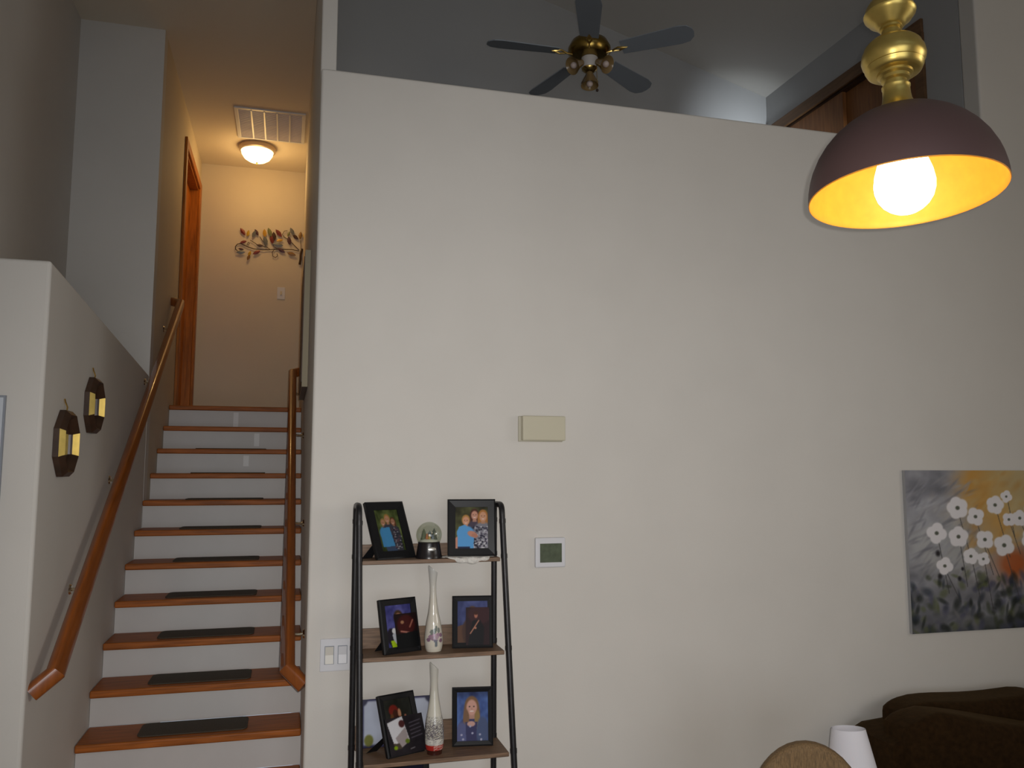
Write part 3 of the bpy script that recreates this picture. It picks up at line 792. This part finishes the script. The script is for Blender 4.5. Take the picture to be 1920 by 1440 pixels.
# loose dark photo cards leaning on the frames
def card(label, bl, psi, phi, w_, h_, P, off):
    Rm = (Matrix.Rotation(psi, 3, 'Z') @ Matrix.Rotation(-phi, 3, 'X'))
    p = Vector(bl) + Rm @ Vector(off)
    t = thing('photo_card', label, 'photo', p, Rm.to_euler(), 'loose photo cards leaning on the frames')
    obj('card_sheet', bx(0, w_, 0, 0.0012, 0, h_), M_BLACK, t)
    print_mesh(P, w_, h_, -0.0004, t, 'printed_face')
    return t


Q3 = Paint(48, 74, (26, 12, 14)); Q3.ell(.5, .35, .4, .3, (58, 16, 16)); Q3.ell(.34, .26, .08, .05, (150, 110, 80)); Q3.line(.82, .22, .66, .42, .02, (150, 95, 80)); Q3.line(.25, .52, .6, .58, .022, (165, 110, 95)); Q3.poly([(0, .6), (1, .55), (1, 1), (0, 1)], (10, 12, 14))
Q4 = Paint(56, 80, (40, 20, 24)); Q4.ell(.6, .2, .5, .25, (56, 28, 32)); Q4.ell(.44, .22, .075, .075, (165, 105, 85)); Q4.ell(.44, .16, .09, .05, (60, 30, 22)); Q4.poly([(.3, .36), (.6, .33), (.8, .55), (.75, 1), (.1, 1), (.2, .6)], (16, 14, 18)); Q4.line(.56, .36, .2, .70, .016, (190, 130, 105)); Q4.ell(.42, .56, .05, .03, (175, 120, 95))
Q5 = Paint(84, 72, (36, 32, 36)); Q5.a += Q5.noise(8, 15)[..., None]
Q5.poly([(.04, .12), (.46, .0), (.56, .66), (.16, .84)], (196, 196, 200)); Q5.ell(.42, .2, .08, .1, (70, 35, 35)); Q5.poly([(.2, .55), (.5, .3), (.54, .7), (.3, .84)], (150, 140, 140)); Q5.poly([(.12, .68), (.28, .7), (.34, .84), (.17, .86)], (70, 60, 50)); Q5.ell(.17, .80, .05, .05, (120, 150, 20)); Q5.ell(.5, .68, .06, .06, (90, 110, 30))
for i in range(5): Q5.line(.62, .22+.1*i, .92-.03*(i % 2), .17+.1*i, .012, (88, 82, 92))
Q5.line(.55, .9, .66, .88, .012, (120, 115, 120))
card('dark red-brown photo card tucked in the middle left frame', (0.298, -0.255, 1.2755), 0.37, 0.273, 0.102, 0.136, Q3, (0.060, -0.0045, 0.018))
card('dark photo card of a person holding a slim instrument, middle right frame', (0.586, -0.193, 1.2755), -0.165, 0.174, 0.098, 0.152, Q4, (0.057, -0.0045, 0.012))
card('dark graduation card with a white photo, leaning on the lower left frame', (0.316, -0.284, 0.8845), 0.381, 0.420, 0.170, 0.142, Q5, (0.012, -0.0045, 0.004))

# certificate behind the lower left frame
PCt = Paint(110, 60, (176, 182, 198)); PCt.a += PCt.noise(8, 17)[..., None]
for a in ((0, 0, 1, 0), (0, 0, 0, 1), (1, 0, 1, 1), (0, 1, 1, 1)): PCt.line(*a, .045, (34, 32, 66))
for cx in (0, 1):
    for cy in (0,): PCt.ell(cx, cy, .085, .15, (58, 58, 78))
PCt.ell(.10, .86, .065, .12, (110, 112, 52)); PCt.line(.3, .35, .7, .35, .02, (140, 146, 165)); PCt.line(.3, .55, .7, .55, .015, (150, 155, 172))
t = thing('certificate', 'pale certificate with dark corners behind the lower left frame', 'certificate', (0.228, -0.128, 0.8848), (R_(-8), 0, 0))
obj('certificate_sheet', bx(0, 0.285, 0, 0.003, 0, 0.187), M_BLACK, t)
print_mesh(PCt, 0.285, 0.187, -0.0005, t, 'printed_face')

# frame lying at the back of the shelf below, only its top edge in view
Pd = Paint(40, 40, (26, 26, 44))
photo_frame('black frame on the lowest visible board, only its top edge in view', (0.295, -0.300, 0.4905), 0.25, 0.10, 0.21, 0.372, 0.025, Pd)

# lace doily under the right frame, drooping over the board edge
bm = bmesh.new(); rings = []
for j, rr in enumerate((0.0, 0.03, 0.06, 0.085, 0.10)):
    ring = []
    for i in range(64):
        a = 2*PI*i/64; sc = rr*(1+(0.15*abs(math.sin(a*5.5)) if j == 4 else 0)); x = sc*math.cos(a)*1.0; y = sc*math.sin(a)*0.72
        z = 0.0026; yy = 0.6+0
        wy = -0.200+y
        if wy < -0.2475: z -= (-0.2475-wy)*0.75; wy = -0.2475-(-0.2475-wy)*0.15
        z += 0.0012*math.sin(a*9)*(j/4)
        if wy > -0.140: wy = -0.140-(wy+0.140)*0.02
        ring.append(bm.verts.new((x, wy, z)))
    rings.append(ring)
for a_, b_ in zip(rings[:-1], rings[1:]):
    for i in range(64):
        if a_ is rings[0] and i >= 0:
            bm.faces.new((a_[i], b_[i], b_[(i+1) % 64], a_[(i+1) % 64]))
        else: bm.faces.new((a_[i], b_[i], b_[(i+1) % 64], a_[(i+1) % 64]))
bmesh.ops.remove_doubles(bm, verts=bm.verts[:], dist=0.0004)
do = obj('lace_doily', bm, mat('lace_white', (0.62, 0.60, 0.56), 0.9, noise=0.2, nscale=120), None, True)
do.location = (0.648, 0, 1.6492)
sm = do.modifiers.new('solid', 'SOLIDIFY'); sm.thickness = 0.0014; sm.offset = 1
tag(do, 'white scalloped lace doily under the top right photo frame', 'doily')

# snow globe: clear thin-walled glass, tinted a little by the water inside
M_GLOBE = bpy.data.materials.new('globe_glass'); M_GLOBE.use_nodes = True
nt = M_GLOBE.node_tree; nt.nodes.remove(nt.nodes['Principled BSDF'])
g1 = nt.nodes.new('ShaderNodeBsdfTransparent'); g1.inputs[0].default_value = (0.90, 0.92, 0.86, 1)
g2 = nt.nodes.new('ShaderNodeBsdfGlossy'); g2.inputs['Roughness'].default_value = 0.02
g4 = nt.nodes.new('ShaderNodeMixShader')
g4.inputs[0].default_value = 0.13; nt.links.new(g1.outputs[0], g4.inputs[1]); nt.links.new(g2.outputs[0], g4.inputs[2])
nt.links.new(g4.outputs[0], nt.nodes['Material Output'].inputs[0])
GX, GY, GZ = 0.484, -0.190, 1.6492
t = thing('snow_globe', 'snow globe with tiny trees on a black base with silver plaque', 'snow globe', (GX, GY, GZ))
bm = bmesh.new(); lathe(bm, [(0.0555, 0), (0.0555, 0.006), (0.053, 0.012), (0.045, 0.062), (0.046, 0.066), (0.040, 0.068)], 40); obj('base', bm, mat('globe_base', (0.012, 0.009, 0.010), 0.3), t, True)
rg = 0.0535; zc = 0.095
bm = bmesh.new(); lathe(bm, [(0.0, 0.0665), (0.044, 0.0665)]+[(rg*math.cos(R_(a)), zc+rg*math.sin(R_(a))) for a in range(-33, 90, 8)]+[(0, zc+rg)], 48, cap=False)
obj('glass_globe', bm, M_GLOBE, t, True)
bm = bmesh.new(); lathe(bm, [(0.040, 0.0672), (0.036, 0.074), (0.02, 0.080), (0, 0.082)], 24); obj('snow_mound', bm, mat('snow_white', (0.75, 0.75, 0.70), 0.6), t, True)
for x, y, h, c in ((0.020, -0.008, 0.048, (0.10, 0.12, 0.10)), (-0.022, 0.0, 0.046, (0.12, 0.15, 0.09)), (0.006, 0.020, 0.036, (0.14, 0.16, 0.13))):
    bm = bmesh.new(); lathe(bm, [(0.014, 0), (0.009, h*.34), (0.011, h*.34), (0.006, h*.66), (0.0075, h*.66), (0, h)], 12)
    o = obj('miniature_tree', bm, mat('tree_%d' % int(c[0]*1000), c, 0.6), t); o.location = (x, y, 0.076)
for x, y, c, s in ((-0.012, -0.020, (0.50, 0.16, 0.04), 0.007), (0.000, -0.012, (0.12, 0.16, 0.22), 0.008), (-0.003, -0.026, (0.5, 0.36, 0.08), 0.006), (0.012, -0.022, (0.2, 0.24, 0.30), 0.006)):
    bm = bmesh.new(); lathe(bm, [(s*.8, 0), (s, s*1.2), (s*.5, s*2), (s*.6, s*2.5), (s*.35, s*3.1), (0, s*3.3)], 12)
    o = obj('miniature_figure', bm, mat('figure_%d' % int(c[0]*1000+c[2]*100), c, 0.5), t, True); o.location = (x, y, 0.079)
bm = bmesh.new(); lathe(bm, [(0.016, 0), (0.0165, 0.001), (0.014, 0.002), (0, 0.0024)], 24)
bmesh.ops.scale(bm, vec=(1, 0.5, 1), verts=bm.verts[:])
o = obj('plaque', bm, mat('silver_plaque', (0.72, 0.72, 0.68), 0.3, 0.9), t, True); o.location = (0.004, -0.0500, 0.040); o.rotation_euler = (R_(80), 0, R_(0))


# bud vases with slanted lips
def vase(label, loc, prof, H, lip, bands, tiltx):
    t = thing('bud_vase', label, 'vase', loc, (0, tiltx, 0), 'slim white bud vases on the shelf')
    bm = bmesh.new(); seg = 64; n = 160; rings = []
    zs = np.linspace(0, H, n); rs = np.interp(zs, [p[1] for p in prof], [p[0] for p in prof])
    k = np.ones(7)/7; rs2 = np.convolve(np.pad(rs, 3, mode='edge'), k, 'valid')
    for i in range(n):
        ring = []
        for j in range(seg):
            a = 2*PI*j/seg; s = max(0, (zs[i]-H*.72)/(H*.28))
            z = zs[i]-s*s*lip*(1+math.cos(a))/2
            ring.append(bm.verts.new((rs2[i]*math.cos(a), rs2[i]*math.sin(a), z)))
        rings.append(ring)
    for a_, b_ in zip(rings[:-1], rings[1:]):
        for j in range(seg): bm.faces.new((a_[j], a_[(j+1) % seg], b_[(j+1) % seg], b_[j]))
    inner = []
    for i in (n-1, n-8, n-30):
        inner.append([bm.verts.new((v.co.x*.84, v.co.y*.84, v.co.z)) for v in rings[i]])
    for a_, b_ in zip([rings[-1]]+inner[:-1], inner):
        for j in range(seg): bm.faces.new((a_[j], a_[(j+1) % seg], b_[(j+1) % seg], b_[j]))
    bm.faces.new(inner[-1][::-1]); bm.faces.new(rings[0][::-1])
    o = obj('vase_body', bm, printmat('vase_glaze', 0.14, 0.6, 0.5), t, True)
    me = o.data; at = me.attributes.new('print_color', 'FLOAT_COLOR', 'POINT')
    co_ = np.zeros(len(me.vertices)*3, np.float32); me.vertices.foreach_get('co', co_); co_ = co_.reshape(-1, 3)
    cols = np.ones((len(co_), 4), np.float32)
    for i, v in enumerate(co_):
        cols[i, :3] = srgb(bands(math.atan2(v[0], -v[1]), v[2]))
    at.data.foreach_set('color', cols.ravel())
    return t


random.seed(8)
FL = [(-.55, .062, (150, 118, 138)), (-.15, .070, (165, 132, 150)), (.35, .068, (160, 128, 148)), (.75, .066, (140, 110, 130)), (-.75, .050, (130, 100, 120)), (.7, .045, (128, 98, 116)), (0.05, .048, (120, 118, 135)), (-.3, .056, (150, 125, 140)), (.15, .058, (172, 150, 160))]
LV = [(-.05, .084, (108, 118, 110)), (.45, .086, (112, 118, 112)), (.2, .094, (120, 128, 122)), (-.4, .080, (118, 124, 118)), (.1, .032, (110, 118, 125))]


def bands1(a, z):
    c = [206, 200, 186]
    k = min(1, max(0, (z-0.20)/0.12)); c = [206-20*k, 200-15*k, 186-5*k]
    for fa, fz, col in FL:
        if ((a-fa)*0.034)**2+(z-fz)**2 < 0.0085**2: c = list(col)
    for fa, fz, col in LV:
        if (((a-fa)*0.034)/0.6)**2+(z-fz)**2 < 0.011**2: c = list(col)
    return c


vase('cream bud vase with purple flowers and slanted lip, middle shelf', (0.505, -0.212, 1.2752),
     [(0.030, 0), (0.034, 0.006), (0.038, 0.030), (0.0385, 0.052), (0.036, 0.075), (0.030, 0.115), (0.022, 0.150), (0.0165, 0.19), (0.0132, 0.23), (0.0132, 0.27), (0.0165, 0.31), (0.019, 0.335), (0.019, 0.350)], 0.345, 0.030, bands1, R_(-1.2))
rgv = np.random.RandomState(3); GRID = rgv.rand(60, 90)


def bands2(a, z):
    if z < 0.018: return (58, 26, 20)
    if z < 0.040: return (196, 150, 140) if GRID[int(z*1500) % 60, int((a+PI)*6) % 90] > .45 and a > -.2 else (165, 40, 34)
    if z < 0.062: return (206, 202, 194) if GRID[int(z*900) % 60, int((a+PI)*5) % 90] > .25 else (150, 148, 145)
    if z < 0.150:
        g = GRID[int(z*520+a*2) % 60, int((a+PI)*11+z*60) % 90]
        thr = 0.50-max(0, (z-0.105)*12)
        return (104, 98, 104) if g < thr else ((156, 150, 134) if g < thr+.2 else (196, 193, 184))
    k = min(1, max(0, (z-0.20)/0.14))
    return (204-18*k, 200-17*k, 186-11*k)


vase('cream bud vase with silver mosaic and red foot band, lower shelf', (0.504, -0.258, 0.8842),
     [(0.030, 0), (0.032, 0.014), (0.036, 0.022), (0.0385, 0.06), (0.038, 0.085), (0.036, 0.12), (0.027, 0.165), (0.0195, 0.21), (0.0155, 0.25), (0.015, 0.29), (0.0165, 0.32), (0.0175, 0.345), (0.016, 0.368)], 0.356, 0.030, bands2, R_(-0.8))

# ================================================================== PAINTING
PW, PH = 1.12, 0.835
Pn = Paint(320, 240, (120, 118, 122))
Xg, Yg = Pn.X, Pn.Y
n1, n2, n3 = Pn.noise(1, 21, 9), Pn.noise(1, 22, 12), Pn.noise(1, 23, 16)
W2 = lambda c, s: np.array(c, float)+s[..., None]
base = np.array((158, 158, 165.))*np.ones_like(Pn.a)+n1[..., None]*46+n3[..., None]*34
Pn.a = base
def G(cx, cy, rx, ry): return np.exp(-(((Xg-cx)/rx)**2+((Yg-cy)/ry)**2))
Pn.mix(np.clip(G(.44, .10, .13, .26)*1.5+n2*.5*G(.4, .2, .25, .35), 0, 1), (196, 140, 62))
Pn.mix(np.clip(G(.62, .12, .2, .3)*1.1, 0, .9), (188, 166, 118))
Pn.mix(np.clip(G(.52, .36, .10, .16)*.9, 0, 1), (196, 150, 80))
Pn.mix(np.clip(G(.60, .60, .10, .10)*1.3+n2*.3*G(.6, .6, .2, .2), 0, .95), (170, 86, 42))
Pn.mix(np.clip(G(.14, .45, .2, .2)*.8+n3*.3*G(.15, .5, .2, .3), 0, .8), (188, 188, 190))
Pn.mix(np.clip(G(.27, .48, .22, .16)*.8+n2*.5*G(.25, .5, .3, .25), 0, .7), (178, 178, 176))
Pn.mix(np.clip((Yg-.70)*2.6+n2*.5, 0, .85), (78, 78, 82))
Pn.mix(np.clip((Yg-.78)*2.6+n3*.9, 0, .9)*np.clip((Yg-.6)*8, 0, 1), (40, 44, 40))
for i in range(220):
    x, y = random.random(), .64+.36*random.random()**.8
    Pn.ell(x, y, .012+.02*random.random(), .008+.018*random.random(), random.choice([(96, 96, 104), (30, 34, 30), (60, 66, 48), (74, 74, 96), (118, 116, 118), (44, 50, 60), (92, 98, 66)]), .5, random.random()*3, .6)
for i in range(160):
    x, y = .02+.36*random.random(), .05+.6*random.random()
    Pn.ell(x, y, .02+.03*random.random(), .008, random.choice([(160, 160, 168), (112, 112, 120), (150, 148, 150)]), .6, -1+.8*random.random(), .45)
for x, y, s in ((.165, .52, .8), (.20, .57, .6), (.17, .66, .7), (.30, .62, .5), (.28, .68, .6)): Pn.ell(x, y, .016*s, .022*s, (48, 46, 48), .5)
sx = lambda px: px/1016*0.255/ .255*0.245+0.0
for i in range(120):      # dabs of the palette knife in the warm area
    x, y = .32+.5*random.random(), .02+.5*random.random()
    Pn.ell(x, y, .015+.03*random.random(), .010+.012*random.random(), random.choice([(204, 160, 92), (186, 128, 52), (196, 178, 134), (180, 150, 100)]), .6, -.9+.9*random.random(), .30)
# flowers: canvas fractions read off the picture: u across, v down
FLW = []
for cx, cy, cr in ((490, 380, 80), (640, 452, 68), (325, 578, 74), (503, 610, 74), (722, 638, 70), (397, 838, 62), (608, 768, 58), (712, 793, 50), (885, 688, 80), (803, 360, 68), (897, 292, 46), (922, 480, 52), (1015, 470, 60),
                   (1130, 400, 70), (1110, 640, 74), (1230, 520, 66), (1290, 330, 60), (1340, 700, 72), (1190, 800, 56), (1420, 470, 64)):
    e_ = 52+(cy-75)/1310*103
    FLW.append(((cx-e_)/1016*0.712, (cy-75)/1275, cr/1016*0.70, cr/1275*1.02))
for i, (u, v, ru, rv) in enumerate(FLW):
    Pn.line(u+.008, v+rv*.8, u+.06+.025*math.sin(i*1.7), min(.95, v+.30+.08*math.sin(i)), .0030, (70, 68, 68), .8)
for i, (u, v, ru, rv) in enumerate(FLW):
    n = 5 if i % 3 == 0 else 4
    for k in range(n):
        a = 2*PI*k/n+.7+.5*math.sin(i*2.3)
        Pn.ell(u+ru*.52*math.cos(a), v+rv*.52*math.sin(a), ru*.62, rv*.60, (228, 224, 226), .12)
    Pn.ell(u, v, ru*.22, rv*.2, (92, 96, 84), .3)
t = thing('flower_painting', 'canvas painting of white flowers on grey and orange above the sofa', 'painting', (3.020, -0.001, 1.182))
obj('canvas', bx(0, PW, -0.020, 0, 0, PH), mat('canvas_edge', (0.35, 0.35, 0.36), 0.7), t)
print_mesh(Pn, PW, PH, -0.0206, t, 'painted_face', printmat('paint_print', 0.6), blur=0)


# ================================================================== SOFA, TABLE LAMP, CHAIR
def blob(name, x0, x1, y0, y1, z0, z1, parent, amp=0.02, seed=0, rnd=0.35, warp=None):
    bm = bmesh.new(); bmesh.ops.create_cube(bm, size=2)
    bmesh.ops.subdivide_edges(bm, edges=bm.edges[:], cuts=11, use_grid_fill=True)
    from mathutils import noise as nz
    for v in bm.verts:
        p = v.co.copy(); q = Vector([max(-1+rnd, min(1-rnd, c)) for c in p])
        dlt = p-q
        if dlt.length > 1e-6: p = q+dlt.normalized()*min(rnd, dlt.length)
        P = Vector(((x0+x1)/2+p.x*(x1-x0)/2, (y0+y1)/2+p.y*(y1-y0)/2, (z0+z1)/2+p.z*(z1-z0)/2))
        d = nz.noise_vector((P*3.2)+Vector((seed*7.1, 0, 0)))
        P += Vector((d.x*.4, d.y, d.z))*amp
        if warp: P = warp(P)
        v.co = P
    o = obj(name, bm, M_SOFA, None, True); rel(o, parent)
    return o


t = thing('sofa', 'dark brown plush overstuffed sofa under the flower painting', 'sofa', (3.7, -0.55, 0))
blob('sofa_base', 2.66, 4.78, -0.98, -0.12, 0.04, 0.42, t, 0.01, 1, 0.12)
blob('backrest', 2.585, 4.78, -0.40, -0.06, 0.36, 0.808, t, 0.014, 2, 0.18)
blob('back_pillow', 2.745, 3.66, -0.30, -0.07, 0.66, 0.912, t, 0.016, 3, 0.42)
blob('back_pillow', 3.66, 4.58, -0.30, -0.07, 0.66, 0.915, t, 0.018, 4, 0.42)


def droop(P): return Vector((P.x, P.y-0.12*max(0, P.x-2.75), P.z-0.16*max(0, min(P.x, 3.7)-2.80)))


blob('front_pillow', 2.625, 3.66, -0.46, -0.22, 0.64, 0.905, t, 0.022, 5, 0.42, droop)
blob('front_pillow', 3.62, 4.56, -0.52, -0.26, 0.50, 0.77, t, 0.022, 6, 0.42)
blob('seat_cushion', 2.80, 3.68, -1.00, -0.36, 0.38, 0.54, t, 0.012, 7, 0.3)
blob('seat_cushion', 3.69, 4.58, -1.00, -0.36, 0.38, 0.54, t, 0.012, 8, 0.3)
blob('armrest', 2.62, 2.86, -1.02, -0.36, 0.06, 0.62, t, 0.012, 9, 0.4)
blob('armrest', 4.56, 4.80, -1.02, -0.36, 0.06, 0.62, t, 0.012, 10, 0.4)

# end table with a small white-shaded lamp
LXc, LYc, LZt = 2.045, -0.80, 1.012
t = thing('end_table', 'small dark end table holding the white table lamp', 'table', (LXc, LYc, 0))
bm = bmesh.new(); prism(bm, rrect(0.40, 0.40, 0.03), 0.53, 0.56, 'z'); obj('tabletop', bm, M_DARKWOOD, t)
for sx_ in (-1, 1):
    for sy_ in (-1, 1):
        bm = bmesh.new(); lathe(bm, [(0.014, 0), (0.022, 0.2), (0.020, 0.53)], 10); o = obj('leg', bm, M_DARKWOOD, t, True); o.location = (sx_*0.16, sy_*0.16, 0)
t = thing('table_lamp', 'small table lamp with white cone shade in front of the sofa end', 'lamp', (LXc, LYc, 0.561))
H0 = LZt-0.561
bm = bmesh.new(); lathe(bm, [(0.063, H0), (0.103, H0-0.215), (0.1005, H0-0.215), (0.0605, H0)], 48, cap=False); bmesh.ops.rotate(bm, cent=(0, 0, H0-0.15), matrix=Matrix.Rotation(R_(-6), 3, 'X'), verts=bm.verts[:])
obj('lamp_shade', bm, M_SHADEW, t, True)
bm = bmesh.new(); lathe(bm, [(0.06, 0), (0.06, 0.012), (0.02, 0.02), (0.035, 0.08), (0.045, 0.13), (0.025, 0.18), (0.010, 0.21), (0.010, 0.29)], 24); obj('lamp_base', bm, M_WHITEPL, t, True)
bm = bmesh.new(); lathe(bm, [(0.014, 0.29), (0.028, 0.33), (0.026, 0.36), (0, 0.38)], 16); obj('bulb', bm, M_BULB, t, True)
for a in range(3):
    bm = bmesh.new(); tube(bm, [(0.008, 0, 0.29), (0.083, 0, 0.285)], 0.002, 6); bm.transform(Matrix.Rotation(a*2*PI/3, 4, 'Z')); obj('shade_spider', bm, M_BRASS, t)

# round-backed chair under the pendant
CHX, CHY = 1.622, -1.13
t = thing('dining_chair', 'chair with a rounded tan woven back in front of the table lamp', 'chair', (CHX, CHY, 0), (0, 0, R_(-24)))
bm = bmesh.new(); ringp = [(0.199*math.cos(2*PI*i/40), 0.836+0.265*math.sin(2*PI*i/40)) for i in range(40)]
prism(bm, ringp, -0.028, 0.028, 'y'); obj('backrest', bm, M_TAN, t, False, bevel=0.02, seg=4)
bm = bmesh.new(); prism(bm, rrect(0.46, 0.44, 0.08, 5), 0.40, 0.47, 'z'); bmesh.ops.translate(bm, vec=(0, -0.20, 0), verts=bm.verts[:]); obj('seat', bm, M_TAN, t, False, bevel=0.02, seg=3)
for sx_, yy, zz in ((-1, 0.0, 0.62), (1, 0.0, 0.62), (-1, -0.38, 0.40), (1, -0.38, 0.40)):
    bm = bmesh.new(); tube(bm, [(sx_*0.18, yy, 0), (sx_*0.17, yy, zz)], 0.018, 10, (0, 1, 0)); obj('leg', bm, M_DARKWOOD, t, True)
